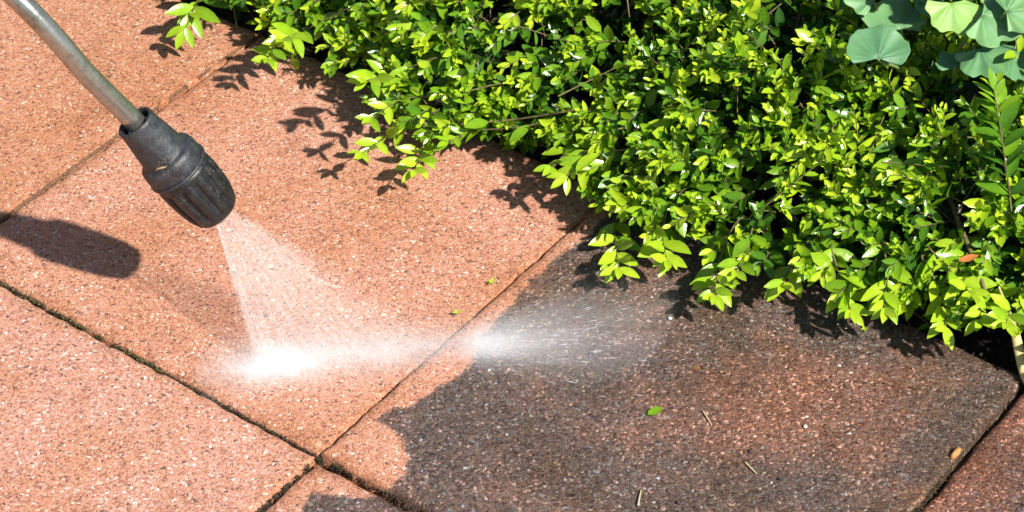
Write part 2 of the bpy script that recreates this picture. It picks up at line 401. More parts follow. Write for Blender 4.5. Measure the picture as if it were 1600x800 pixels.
# scuffed groove on the body (worn tan edge)
cv = np.array([-CF @ NA, -CF @ NB]); fa = math.atan2(cv[1], cv[0])
side = 1 if (np.cos(fa + .5) * NA + np.sin(fa + .5) * NB)[0] < (np.cos(fa - .5) * NA + np.sin(fa - .5) * NB)[0] else -1
arc = [REAR + AX * (30.2 + .8 * math.sin(x * 9)) * q / 1000. + (.0170) * (math.cos(fa + side * x) * NA + math.sin(fa + side * x) * NB) for x in np.linspace(.18, .72, 9)]
V, F = tube(arc, np.array([.0002, .0004, .0006, .0007, .0006, .0007, .0005, .0004, .0002]), 6)
mk('scuff_mark', V, F, plain('scuffed_tan', (.36, .24, .12), .8, 0, .35, 400).m, body)
# tube
path = [REAR + AX * .012, REAR - AX * .004, G(170, 150, .203), G(132, 112, .224), G(87, 60, .250), G(29, 0, .276), G(-50, -66, .300), G(-320, -260, .363), G(-900, -680, .48), G(-1500, -1090, .61)]
P = catmull(path, 8); V, F = tube(P, .0070, 28); mk('tube', V, F, M_STEEL, lance)
# weld-like crimp ring where the tube enters
V, F = lathe([(a, b) for a, b in [(3.6, 7.0), (3.4, 8.0), (4.6, 8.4), (6, 8.2), (6, 7.0)]], 40); mk('tube_collar', V, F, M_STEEL, lance)

# ------------------------------------------------------------------ water
def mat_water():
    t = NT('white_water')
    t.set(t.p, 'Base Color', (.985, .99, 1.)); t.set(t.p, 'Roughness', .25); t.set(t.p, 'IOR', 1.33)
    tr = t.new('ShaderNodeBsdfTranslucent'); t.set(tr, 0, (.985, .99, 1.))
    ms = t.new('ShaderNodeMixShader'); t.set(ms, 0, .22); t.l.new(t.p.outputs[0], ms.inputs[1]); t.l.new(tr.outputs[0], ms.inputs[2])
    t.l.new(ms.outputs[0], t.out.inputs[0]); return t.m
M_WAT = mat_water()
OV = np.array([(1, 0, 0), (-1, 0, 0), (0, 1, 0), (0, -1, 0), (0, 0, 1), (0, 0, -1)], float)
OF = np.array([(0, 2, 4), (2, 1, 4), (1, 3, 4), (3, 0, 4), (2, 0, 5), (1, 2, 5), (3, 1, 5), (0, 3, 5)])
TV = np.array([(1, 1, 1), (1, -1, -1), (-1, 1, -1), (-1, -1, 1)], float) * .75; TF = np.array([(0, 1, 2), (0, 3, 1), (0, 2, 3), (1, 3, 2)])
def mist(P, R):
    """the finest drops, four faces each"""
    n = len(P); V = P[:, None] + np.broadcast_to(R, (n,))[:, None, None] * TV[None] * rng.choice([-1., 1.], (n, 1, 3))
    # mirrored copies turn inside out: flip their faces
    F = np.repeat(TF[None], n, 0); c = V.mean(1)
    flip = (np.cross(V[:, 1] - V[:, 0], V[:, 2] - V[:, 0]) * (V[:, 0] - c)).sum(-1) < 0
    F[flip] = F[flip][..., ::-1]
    return V.reshape(-1, 3), (F + 4 * np.arange(n)[:, None, None]).reshape(-1, 3)
def drops(P, R, D=None, S=None):
    """octahedral drops; D direction and S half length stretch them into threads"""
    n = len(P); R = np.broadcast_to(R, (n,))
    if D is None:
        V = P[:, None] + R[:, None, None] * OV[None]
    else:
        D = nrm(D); a = nrm(np.cross(D, np.array([.31, .17, .93]))); b = np.cross(D, a)
        V = P[:, None] + OV[None, :, 0:1] * (D * S[:, None])[:, None] + R[:, None, None] * (OV[None, :, 1:2] * a[:, None] + OV[None, :, 2:3] * b[:, None])
    F = (OF[None] + 6 * np.arange(n)[:, None, None]).reshape(-1, 3)
    return V.reshape(-1, 3), F
def cat(*L):
    V = []; F = []; n = 0
    for v, f in L: V.append(v); F.append(f + n); n += len(v)
    return np.vstack(V), np.vstack(F)
WA0 = G(337, 347, .102); WA = G(402, 578); WB = G(752, 546)
_n = nrm(np.cross(WB - WA0, WA - WA0)); _a, _b = G(361, 325, .0), G(361, 325, .2)      # the sheet of water is flat: its other edge leaves the mouth in the same plane
WB0 = _a + (_b - _a) * (((WA0 - _a) @ _n) / ((_b - _a) @ _n))
lerp = lambda a, b, t: a + (b - a) * np.asarray(t)[..., None]
def fanpt(s, t, jit=.0022):
    p = lerp(WA0, WB0, s) * (1 - t[:, None]) + lerp(WA, WB, s) * t[:, None]
    nn = nrm(np.cross(WB - WA0, WA - WA0)); p = p + nn * (rng.normal(0, 1, len(s)) * (.0008 + jit * t))[:, None]
    p[:, 2] = np.maximum(p[:, 2], .0006); return p
def fan_density(s, t):
    streak = .72 + .55 * vnoise(s * 34, t * 1.2, 31) + .3 * vnoise(s * 90, t * 2.5, 32)
    side = np.clip((1.02 - s) / np.clip(.10 + t * .75, .1, 2), 0, 1) ** .8          # thins towards the far side
    return np.clip(streak, .08, 2) * (.25 + .75 * side) * (1.15 - .35 * np.sin(np.pi * t) ** 2)
n = 36000; s = rng.uniform(0, 1, n); t = np.sqrt(rng.uniform(.004, 1, n)); keep = rng.uniform(0, 1.7, n) < fan_density(s, t); s, t = s[keep], t[keep]
fan = [mist(fanpt(s, t), rng.uniform(.00006, .00013, len(s)))]
n = 1300; s = np.abs(rng.normal(0, .035, n)); t = rng.uniform(0, .97, n); fan.append(mist(fanpt(s, t, .0012), rng.uniform(.00008, .00015, n)))
n = 500; s = 1 - np.abs(rng.normal(0, .05, n)); t = rng.uniform(0, .6, n) ** 1.3; fan.append(mist(fanpt(s, t, .0012), rng.uniform(.00008, .00013, n)))
n = 120; s = rng.uniform(0, .97, n) ** 1.15; t = rng.uniform(.03, .93, n)
fan.append(drops(fanpt(s, t), rng.uniform(.00007, .00012, n), lerp(WA, WB, s) - lerp(WA0, WB0, s), rng.uniform(.002, .006, n)))
V, F = cat(*fan)
tag(mk('water_fan', V, F, M_WAT, smooth=False, base=(*TIP[:2], 0)), 'fan of white water spray leaving the black nozzle', 'water spray', kind='stuff')
# where the fan strikes
imp = []
def band(n, s, sx, sy, h, r0, r1):
    p = lerp(WA, WB, s) + np.stack([rng.normal(0, 1, n) * sx, rng.normal(0, 1, n) * sy, np.zeros(n)], -1)
    p[:, 2] = rng.exponential(h, n) + .0006; return mist(p, rng.uniform(r0, r1, n))
def along(n, m, sd): return np.abs(rng.normal(m, sd, n))
imp.append(band(11000, along(11000, .04, .09), .007, .0065, .0030, .00014, .00024))            # bright core
imp.append(band(6000, rng.normal(.0, .07, 6000), .018, .014, .006, .00010, .00018))
imp.append(band(18000, rng.uniform(0, 1.0, 18000) ** 1.15, .012, .0095, .0045, .00010, .00019))      # band along the line
imp.append(band(7000, rng.uniform(.35, .85, 7000), .016, .011, .007, .00009, .00016))
imp.append(band(2500, rng.normal(1.02, .09, 2500), .010, .011, .005, .0001, .00019))         # second bright spot
imp.append(band(9000, rng.uniform(-.12, 1.1, 9000), .026, .030, .018, .00007, .00013))       # drifting mist
V, F = cat(*imp)
tag(mk('water_impact', V, F, M_WAT, smooth=False, base=lerp(WA, WB, np.array(.4))), 'bright line of breaking water where the spray hits the paving', 'water spray', kind='stuff')
# sheet thrown forward over the grimy slab
spl = []
src = G(640, 560)
def throw(n, a, b, pw):
    an = rng.normal(.13, .17, n); dist = a + (b - a) * rng.uniform(0, 1, n) ** pw
    return np.stack([np.cos(an), np.sin(an) * 1.35, np.zeros(n)], -1), dist, an
n = 10000; d, ds, an = throw(n, .045, .17, 1.9)
st = .5 + .55 * vnoise(an * 42, ds * 7, 41) + .35 * vnoise(an * 110, ds * 16, 42); gate = rng.uniform(0, 1.2, n) < np.clip(st, .02, 1.2); d, ds = d[gate], ds[gate]; n = len(ds)
p = src + d * ds[:, None] + rng.normal(0, .0012, (n, 3)); p[:, 2] = .0008 + rng.exponential(.0035, n) + .05 * np.clip(ds - .04, 0, 1) * rng.uniform(0, 1, n)
spl.append(mist(p, rng.uniform(.00007, .00015, n)))
n = 120; d, ds, an = throw(n, .06, .17, 1.3); p = src + d * ds[:, None]; p[:, 2] = .001 + rng.exponential(.003, n) + .06 * (ds - .04) * rng.uniform(0, 1, n)
d = d + np.stack([np.zeros(n), np.zeros(n), rng.normal(.04, .04, n)], -1)
spl.append(drops(p, rng.uniform(.00007, .00013, n), d, rng.uniform(.002, .007, n)))
n = 110; d, ds, an = throw(n, .05, .30, 1.); p = src + d * ds[:, None]; p[:, 2] = .002 + rng.uniform(0, .15, n) * ds
spl.append(drops(p, rng.uniform(.00010, .00028, n), d, rng.uniform(.0003, .0015, n)))
V, F = cat(*spl)
tag(mk('water_splash', V, F, M_WAT, smooth=False, base=src), 'streaks of splashed water thrown forward over the dark grimy slab', 'water splash', kind='stuff')

# fine mist hanging in the fan and over the place it strikes
def vol_mat(name, build, aniso=-.5):
    t = NT(name); t.n.remove(t.p); v = t.new('ShaderNodeVolumePrincipled'); t.set(v, 'Color', (.985, .99, 1.)); t.set(v, 'Anisotropy', aniso)
    t.set(v, 'Density', build(t)); t.l.new(v.outputs[0], t.out.inputs['Volume']); return t.m
def dotc(t, P, c, axis):
    """(P - c) . axis"""
    a = t.new('ShaderNodeVectorMath', _operation='SUBTRACT'); t.set(a, 0, P); a.inputs[1].default_value = tuple(c)
    d = t.new('ShaderNodeVectorMath', _operation='DOT_PRODUCT'); t.set(d, 0, a.outputs[0]); d.inputs[1].default_value = tuple(axis); return d.outputs['Value']
def gauss(t, x, s):
    return t.math('POWER', 2.71828, t.math('MULTIPLY', t.math('POWER', t.math('ABSOLUTE', t.math('DIVIDE', x, s)), 2.), -1.))
def comb(t, *v):
    c = t.new('ShaderNodeCombineXYZ')
    for k, x in enumerate(v): t.set(c, k, x)
    return c.outputs[0]
FC = nrm((WA + WB) / 2 - (WA0 + WB0) / 2); FN = nrm(np.cross(WB - WA0, WA - WA0)); FE = np.cross(FN, FC)
if FE @ (WB - WA) < 0: FE = -FE
ea = nrm(WA - WA0); eb = nrm(WB - WB0)                    # the two edges meet behind the mouth
M2 = np.array([[ea @ FC, -(eb @ FC)], [ea @ FE, -(eb @ FE)]]); sol = np.linalg.solve(M2, np.array([(WB0 - WA0) @ FC, (WB0 - WA0) @ FE])); APEX = WA0 + ea * sol[0]
angA = math.atan2((WA - APEX) @ FE, (WA - APEX) @ FC); angB = math.atan2((WB - APEX) @ FE, (WB - APEX) @ FC); R0 = np.linalg.norm((WA0 + WB0) / 2 - APEX)
def fan_density_nodes(t):
    P = t.pos(); al = dotc(t, P, APEX, FC); la = dotc(t, P, APEX, FE); no = dotc(t, P, APEX, FN)
    ph = t.math('ARCTAN2', la, al); f = t.math('DIVIDE', t.math('SUBTRACT', ph, angA), angB - angA)      # 0 left edge .. 1 right edge
    r = t.math('SUBTRACT', al, R0)
    n1 = t.noise(comb(t, t.math('MULTIPLY', ph, 60.), t.math('MULTIPLY', al, 25.), 0.), 1., 4, .7)
    streak = t.math('ADD', .42, t.math('MULTIPLY', t.step(n1, .32, .74), 1.05))
    rag = t.noise(comb(t, t.math('MULTIPLY', al, 70.), t.math('MULTIPLY', no, 200.), t.math('MULTIPLY', ph, 6.)), 1., 4, .65); f = t.math('ADD', f, t.math('MULTIPLY', t.math('SUBTRACT', rag, .5), t.math('ADD', .03, t.math('MULTIPLY', r, .9))))
    ledge = t.math('MULTIPLY', gauss(t, t.math('SUBTRACT', f, .035), .035), .40)
    body = t.math('MULTIPLY', t.step(f, -.015, .07), t.math('SUBTRACT', 1., t.step(f, .76, 1.02)))
    far = t.math('SUBTRACT', 1., t.math('MULTIPLY', t.step(f, .45, 1.), t.math('MULTIPLY', t.step(r, .05, .14), .62)))
    near = t.math('ADD', 1., t.math('MULTIPLY', t.math('SUBTRACT', 1., t.step(r, .0, .10)), 1.8))
    d = t.math('MULTIPLY', t.math('ADD', body, ledge), t.math('MULTIPLY', streak, t.math('MULTIPLY', far, near)))
    w = t.math('ADD', .0014, t.math('MULTIPLY', r, .03))
    return t.math('MULTIPLY', t.math('MULTIPLY', d, gauss(t, no, w)), 23.)
M_FANMIST = vol_mat('fan_mist', fan_density_nodes)
th0, th1 = .0045, .0135
dA = (WA - WA0) * 1.0; q4 = [WA0 - FE * .002, WB0 + FE * .002, WB + FE * .004 + ZZ * .0006, WA - FE * .004 + ZZ * .0006]
V = [q4[0] - FN * th0, q4[1] - FN * th0, q4[2] - FN * th1, q4[3] - FN * th1, q4[0] + FN * th0, q4[1] + FN * th0, q4[2] + FN * th1, q4[3] + FN * th1]
V = np.array(V); V[:, 2] = np.maximum(V[:, 2], np.array([0, 0, .0008, .0008, 0, 0, .0008, .0008])); F = [(3, 2, 1, 0), (4, 5, 6, 7), (0, 1, 5, 4), (1, 2, 6, 5), (2, 3, 7, 6), (3, 0, 4, 7)]
tag(mk('fan_mist', V, F, M_FANMIST, smooth=False, base=TIP), 'pale mist filling the water fan below the nozzle', 'mist', kind='stuff')
CORE = G(432, 581); MIDB = G(590, 562); SPOT = G(748, 547); PSRC = G(640, 560)
def strike_density(t):
    P = t.pos(); x = t.new('ShaderNodeSeparateXYZ'); t.set(x, 0, P); X, Y, Z = x.outputs
    def blob(c, sx, sy, amp, tilt=0.):
        dx = dotc(t, P, c, (1, tilt, 0)); dy = dotc(t, P, c, (-tilt, 1, 0))
        return t.math('MULTIPLY', t.math('MULTIPLY', gauss(t, dx, sx), gauss(t, dy, sy)), amp)
    tl = (WB - WA)[1] / (WB - WA)[0]
    n = t.noise(comb(t, t.math('MULTIPLY', X, 55.), t.math('MULTIPLY', Y, 110.), t.math('MULTIPLY', Z, 60.)), 1., 4, .6)
    soft = t.math('ADD', .35, t.math('MULTIPLY', t.step(n, .30, .72), 1.25))
    b = t.math('ADD', blob(CORE, .0190, .0088, 115., tl), blob(CORE, .038, .019, 30., tl))
    b = t.math('ADD', b, blob(MIDB, .078, .0115, 34., tl)); b = t.math('ADD', b, blob(SPOT, .030, .011, 22., tl)); b = t.math('ADD', b, blob(MIDB, .10, .026, 10., tl))
    low = t.math('POWER', 2.71828, t.math('MULTIPLY', Z, -1 / .0065))
    a = t.math('MULTIPLY', t.math('MULTIPLY', b, soft), low)
    # plume thrown forward
    dx = dotc(t, P, PSRC, (1, 0, 0)); dy = dotc(t, P, PSRC, (0, 1, 0)); an = t.math('ARCTAN2', dy, dx)
    n2 = t.noise(comb(t, t.math('MULTIPLY', an, 26.), t.math('MULTIPLY', dx, 16.), t.math('MULTIPLY', Z, 30.)), 1., 5, .72)
    st = t.math('ADD', .22, t.math('MULTIPLY', t.step(n2, .36, .74), 1.25))
    fade = t.math('MULTIPLY', t.step(dx, .030, .055), t.math('POWER', 2.71828, t.math('MULTIPLY', t.math('SUBTRACT', dx, .045), -1 / .052)))
    pl = t.math('MULTIPLY', t.math('MULTIPLY', gauss(t, t.math('SUBTRACT', an, .10), .25), fade), t.math('MULTIPLY', st, 150.))
    low2 = t.math('POWER', 2.71828, t.math('MULTIPLY', Z, -1 / .008))
    return t.math('MULTIPLY', t.math('ADD', a, t.math('MULTIPLY', pl, low2)), t.step(Z, .034, .020))
M_STRIKE = vol_mat('strike_mist', strike_density)
outline = [(300, 600), (322, 545), (390, 512), (520, 500), (640, 492), (740, 470), (860, 430), (1000, 395), (1060, 450), (1040, 540), (960, 610), (860, 640), (740, 645), (640, 630), (540, 640), (440, 665), (345, 650)]
OP = np.array([G(*p) for p in outline]); OP = catmull(np.vstack([OP, OP[:1]]), 4)[:-1]; cen = G(640, 560); m = len(OP); V = []; levels = [(1., .0009), (.99, .012), (.93, .024), (.80, .032), (.45, .036)]
for k, z in levels: V += [cen + (p - cen) * k + ZZ * z for p in OP]
V.append(cen + ZZ * .036); V.append(cen + ZZ * .0009); F = []
for l in range(len(levels) - 1): F += [(l * m + a, l * m + (a + 1) % m, (l + 1) * m + (a + 1) % m, (l + 1) * m + a) for a in range(m)]
F += [((len(levels) - 1) * m + a, (len(levels) - 1) * m + (a + 1) % m, len(V) - 2) for a in range(m)] + [((a + 1) % m, a, len(V) - 1) for a in range(m)]
# the outline runs clockwise seen from above: turn the faces out
V = np.array(V); F = [f[::-1] for f in F] if np.cross(OP[0] - cen, OP[5] - cen)[2] < 0 else F
tag(mk('splash_mist', V, F, M_STRIKE, smooth=False, base=cen), 'white mist hanging low over the paving where the spray strikes', 'mist', kind='stuff')

# ------------------------------------------------------------------ shrub
def leaf_template(fold=.25, curl=.12, wid=.42, pts=(0, .18, .45, .75, 1.)):
    """unit leaf along +x, width wid, normal +z; returns verts, quads/tris as tri array, mid attribute"""
    prof = {0: .10, .18: .72, .45: 1., .75: .82, 1.: 0.06}
    V = []; mid = []
    for x in pts:
        w = wid / 2 * np.interp(x, list(prof), list(prof.values())); zc = -curl * x * x
        for y in (-1, 0, 1):
            V.append((x, y * w, zc + abs(y) * w * fold)); mid.append(1. if y == 0 else 0.)
    F = []
    for i in range(len(pts) - 1):
        for j in range(2):
            a = i * 3 + j; F += [(a, a + 3, a + 4), (a, a + 4, a + 1)]
    return np.array(V), np.array(F), np.array(mid)
LV, LF, LM = leaf_template()
def leaves_mesh(P, D, N, L, tint, wid):
    """many leaves at once"""
    D = nrm(D); N = nrm(N - D * (N * D).sum(-1, keepdims=True)); S = np.cross(N, D)
    c = LV[None]; cz = c[..., 2:3] * (0.6 + rng.uniform(0, 1.3, (len(P), 1, 1)))
    V = P[:, None] + L[:, None, None] * (c[..., 0:1] * D[:, None] + c[..., 1:2] * wid[:, None, None] * S[:, None] + cz * N[:, None])
    F = (LF[None] + len(LV) * np.arange(len(P))[:, None, None]).reshape(-1, 3)
    return V.reshape(-1, 3), F, np.repeat(tint, len(LV)), np.tile(LM, len(P))

SUNV = np.array(SUN)
front_px = [(250, -90), (330, -40), (400, 0), (500, 50), (570, 100), (600, 140), (640, 175), (760, 185), (850, 205), (900, 245), (960, 290), (1000, 335), (1080, 355), (1150, 385), (1230, 395),
            (1300, 430), (1400, 455), (1470, 470), (1560, 465), (1600, 480), (1720, 560), (1850, 640)]
fr = np.array([UV(G(x, y, .045)) for x, y in front_px]); fr[:, 1] -= SLAB
q0f = lambda u: np.interp(u, fr[:, 0], fr[:, 1])
def surf(u, q):
    """height of the shrub's skin"""
    d = q - q0f(u)
    h = .035 + .150 * (1 - np.exp(-np.clip(d, 0, 9) / .11)) + .05 * np.clip(d / .5, 0, 1)
    h = h + (.012 * vnoise(u * 11, q * 11, 51) + .014 * vnoise(u * 26, q * 26, 52) + .006 * vnoise(u * 60, q * 60, 53)) * np.clip(d / .05, .25, 1)
    return np.clip(h, .012, .3)
def skin_z(px, py, off=0.):
    """height at which the line of sight through (px, py) meets the shrub's skin raised by off"""
    z = np.linspace(.34, .0, 341); P = np.array([G(px, py, a) for a in z]); u, v = UV(P); h = surf(u, v - SLAB) + off
    ins = (v - SLAB > q0f(u)) & (z <= h); k = np.argmax(ins)
    return float(z[k]) if ins.any() else None
def grow(n, dmin, depth, lenr, leafr, seed, dr_=.60):
    """short leafy shoots ending at or under the skin"""
    r = np.random.default_rng(seed)
    u = r.uniform(-.60, .66, n); d = dmin + r.uniform(0, 1, n) ** 1.25 * dr_; q = q0f(u) + d
    z = surf(u, q) - r.uniform(depth[0], depth[1], n)
    e = .01; gu = (surf(u + e, q) - surf(u - e, q)) / (2 * e); gq = (surf(u, q + e) - surf(u, q - e)) / (2 * e)
    Nn = nrm(-gu[:, None] * UU - gq[:, None] * VV + ZZ)
    dr = nrm(Nn * .55 + ZZ * .40 - VV * (.30 * np.exp(-d / .12))[:, None] + r.normal(0, .42, (n, 3)))
    tip = O0 + u[:, None] * UU + (SLAB + q)[:, None] * VV + z[:, None] * ZZ
    tip[:, 2] = np.maximum(tip[:, 2], .012)
    ln = r.uniform(*lenr, n)
    return tip, dr, ln, r
def shoots(tip, dr, ln, r, leafr, tint0, tintr, gap=.0066):
    Ps = []; Ds = []; Ns = []; Ls = []; Ts = []; stems = []
    K = 9
    a = nrm(np.cross(dr, np.array([.2, .5, .1]))); b = np.cross(dr, a)
    ph = r.uniform(0, math.pi, len(tip)); size = r.uniform(*leafr, len(tip)); tb = r.normal(0, 1, len(tip))
    bend = r.normal(0, .25, (len(tip), 3)) + np.array([0, 0, -.25])
    for k in range(K):
        off = k * gap * (1 + .06 * k) + .001; ok = off < ln
        base = tip - dr * off + bend * (off ** 2 / .09)[..., None] if False else tip - dr * off - bend * (off * off * 3.)
        for sgn in (0, math.pi):
            an = ph + k * math.pi / 2 + sgn + r.normal(0, .25, len(tip))
            rad = np.cos(an)[:, None] * a + np.sin(an)[:, None] * b
            op = .42 + .11 * k + r.normal(0, .14, len(tip)); op = np.clip(op, .2, 1.45)
            D = dr * np.cos(op)[:, None] + rad * np.sin(op)[:, None]
            N = dr * np.sin(op)[:, None] - rad * np.cos(op)[:, None]
            N = nrm(N + .55 * ZZ + .45 * SUNV + r.normal(0, .30, (len(tip), 3)))
            L = size * np.interp(k, [0, 1, 2, 4, 9], [.5, .78, 1., 1.05, .95]) * r.uniform(.82, 1.15, len(tip))
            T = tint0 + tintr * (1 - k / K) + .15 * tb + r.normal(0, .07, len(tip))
            m = ok & (r.uniform(0, 1, len(tip)) < .95)
            m &= (base + D * L[:, None])[:, 2] > .004; m &= base[:, 2] > .003
            Ps.append(base[m]); Ds.append(D[m]); Ns.append(N[m]); Ls.append(L[m]); Ts.append(T[m])
    return map(np.concatenate, (Ps, Ds, Ns, Ls, Ts))
def stem_mesh(tip, dr, ln, r):
    """three sided stems"""
    n = len(tip); st = np.linspace(0, 1, 4); bend = 0
    a = nrm(np.cross(dr, np.array([.2, .5, .1]))); b = np.cross(dr, a); V = []
    for x in st:
        c = tip - dr * (ln * x)[:, None]; R = .0003 + .0004 * x
        for k in range(3): V.append(c + R * (math.cos(k * 2.094) * a + math.sin(k * 2.094) * b))
    V = np.stack(V, 1); F = []
    for i in range(3):
        for k in range(3): F.append((i * 3 + k, i * 3 + (k + 1) % 3, i * 3 + 3 + (k + 1) % 3, i * 3 + 3 + k))
    F = (np.array(F)[None] + 12 * np.arange(n)[:, None, None]).reshape(-1, 4); return V.reshape(-1, 3), F
shrub = empty('shrub', E_(.1, .25, -.02))
tag(shrub, 'dense low shrub with small glossy lime green leaves overhanging the paving', 'shrub')
LVs = []; stem_parts = []
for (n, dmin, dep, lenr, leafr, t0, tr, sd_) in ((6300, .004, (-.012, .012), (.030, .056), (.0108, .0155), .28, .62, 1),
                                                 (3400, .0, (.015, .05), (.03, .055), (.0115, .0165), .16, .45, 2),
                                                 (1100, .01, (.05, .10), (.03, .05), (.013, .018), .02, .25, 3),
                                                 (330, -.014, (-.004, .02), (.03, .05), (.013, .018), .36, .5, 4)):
    tip, dr, ln, r = grow(n, dmin, dep, lenr, leafr, sd_, .06 if sd_ == 4 else .60)
    if sd_ == 4: dr = nrm(dr * .6 - VV * .9 - ZZ * .25); tip[:, 2] += .012
    kp = tip[:, 2] > .022; tip, dr, ln = tip[kp], dr[kp], ln[kp]
    if sd_ in (1, 2):                                  # open pockets between the clumps
        uu, qq_ = UV(tip); kp = vnoise(uu * 34, qq_ * 34, 71) + .5 * vnoise(uu * 75, qq_ * 75, 72) > (-.30 if sd_ == 1 else -.42); tip, dr, ln = tip[kp], dr[kp], ln[kp]
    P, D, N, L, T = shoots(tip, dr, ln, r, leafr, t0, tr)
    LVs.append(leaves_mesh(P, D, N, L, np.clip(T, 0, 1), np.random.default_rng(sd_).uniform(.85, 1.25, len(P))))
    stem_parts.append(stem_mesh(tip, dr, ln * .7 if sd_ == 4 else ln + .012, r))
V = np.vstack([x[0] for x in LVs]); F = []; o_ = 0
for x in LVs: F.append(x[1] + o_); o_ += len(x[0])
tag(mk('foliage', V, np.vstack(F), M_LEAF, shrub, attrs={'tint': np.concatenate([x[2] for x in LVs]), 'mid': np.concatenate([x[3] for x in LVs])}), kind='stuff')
V, F = cat(*stem_parts); tag(mk('inner_twigs', V, F, M_TWIG, shrub), kind='stuff')
# woody branches under the foliage
for k in range(9):
    u0 = -.45 + k * .12 + random.uniform(-.03, .03); c = E_(u0 + .05, .22 + random.uniform(-.05, .1), -.02)
    qq = q0f(u0); pts = [c, c + ZZ * .05 - VV * .04, E_(u0 + random.uniform(-.05, .05), qq + .10, .075), E_(u0 + random.uniform(-.08, .08), qq + .025, .055)]
    P = catmull(pts, 6); V, F = tube(P, np.linspace(.0045, .0013, len(P)), 7); mk('branch', V, F, M_TWIG, shrub)

# leaf meshes shared by the leaves one can pick out
LEAF_ME = []
for k in range(10):
    tv, tf, tm = leaf_template(fold=random.uniform(.15, .4), curl=random.uniform(.05, .25), wid=random.uniform(.36, .47), pts=(0, .12, .28, .48, .68, .86, 1.))
    LEAF_ME.append(mesh('leaf', tv, tf, M_LEAF, True, {'tint': np.full(len(tv), .40 + .06 * k), 'mid': tm}))
NLEAF = [0]
def put_leaf(parent, P, D, N, L, tint):
    if NLEAF[0] >= 300: return
    NLEAF[0] += 1
    D = nrm(D); N = nrm(N - D * (D @ N)); S = np.cross(N, D)
    me = LEAF_ME[int(np.clip(round((tint - .40) / .06 + random.uniform(-.6, .6)), 0, 9))]
    o = bpy.data.objects.new('leaf', me); SC.collection.objects.link(o); o.parent = parent
    M = np.eye(4); M[:3, 0] = D * L; M[:3, 1] = S * L; M[:3, 2] = N * L; M[:3, 3] = P - WL[parent.name]
    o.matrix_basis = Matrix(M.tolist())
def spray(pts, nl, size, t0=.62, t1=.95, r0=.0010, start=.38, up=.55, op0=.72, rise=None):
    """one twig that can be picked out, with opposite leaf pairs"""
    pp = []
    for i, (x, y, z) in enumerate(pts):
        zs = skin_z(x, y, rise[i] if rise else (-.012, -.004, .006, .012, .012)[i])
        pp.append(G(x, y, zs if zs is not None and (rise or i < len(pts) - 1) else z))
    P = catmull([pp[0] + VV * .03 - ZZ * .03] + pp, 10)
    if len(P) < 4: return
    seg = np.linalg.norm(np.diff(P, axis=0), axis=1); cl = np.concatenate([[0], np.cumsum(seg)])
    V, F = tube(P, np.linspace(r0 * .85, .0004, len(P)), 6); tw = mk('twig', V, F, M_TWIG, shrub, base=P[0])
    T, Nf, Bf = frames(P); ph = random.uniform(0, 3)
    m = max(2, nl // 2)
    for k in range(m):
        f = start + .10 + (.90 - start) * (k / (m - 1)) ** .75; f = min(f, .995); dl = f * cl[-1]
        i = min(len(P) - 1, int(np.searchsorted(cl, dl))); p = np.array([np.interp(dl, cl, P[:, c]) for c in range(3)]); t = T[i]
        for sg in (0, math.pi):
            an = ph + k * math.pi / 2 + sg + random.gauss(0, .2)
            rad = math.cos(an) * Nf[i] + math.sin(an) * Bf[i]
            side = nrm(np.cross(t, ZZ)); rad = nrm(rad + .8 * side * (1 if rad @ side > 0 else -1))      # flattened spray
            op = op0 + .45 * (1 - f) + random.gauss(0, .14)
            D = t * math.cos(op) + rad * math.sin(op); D = D + np.array([0, 0, -.05])
            N = nrm(up * ZZ + .5 * SUNV + .35 * (t * math.sin(op) - rad * math.cos(op)) + np.array([random.gauss(0, .25) for _ in range(3)]))
            L = size * (.80 + .40 * min(1, (1 - f) * 4)) * random.uniform(.85, 1.15)
            if p[2] + D[2] * L < .003: D[2] = max(D[2], (.004 - p[2]) / L)
            put_leaf(tw, p, D, N, L, t0 + (t1 - t0) * f + random.gauss(0, .06))
    put_leaf(tw, P[-1], T[-1] + ZZ * .1, nrm(ZZ * up + .5 * SUNV), size * .8, t1)
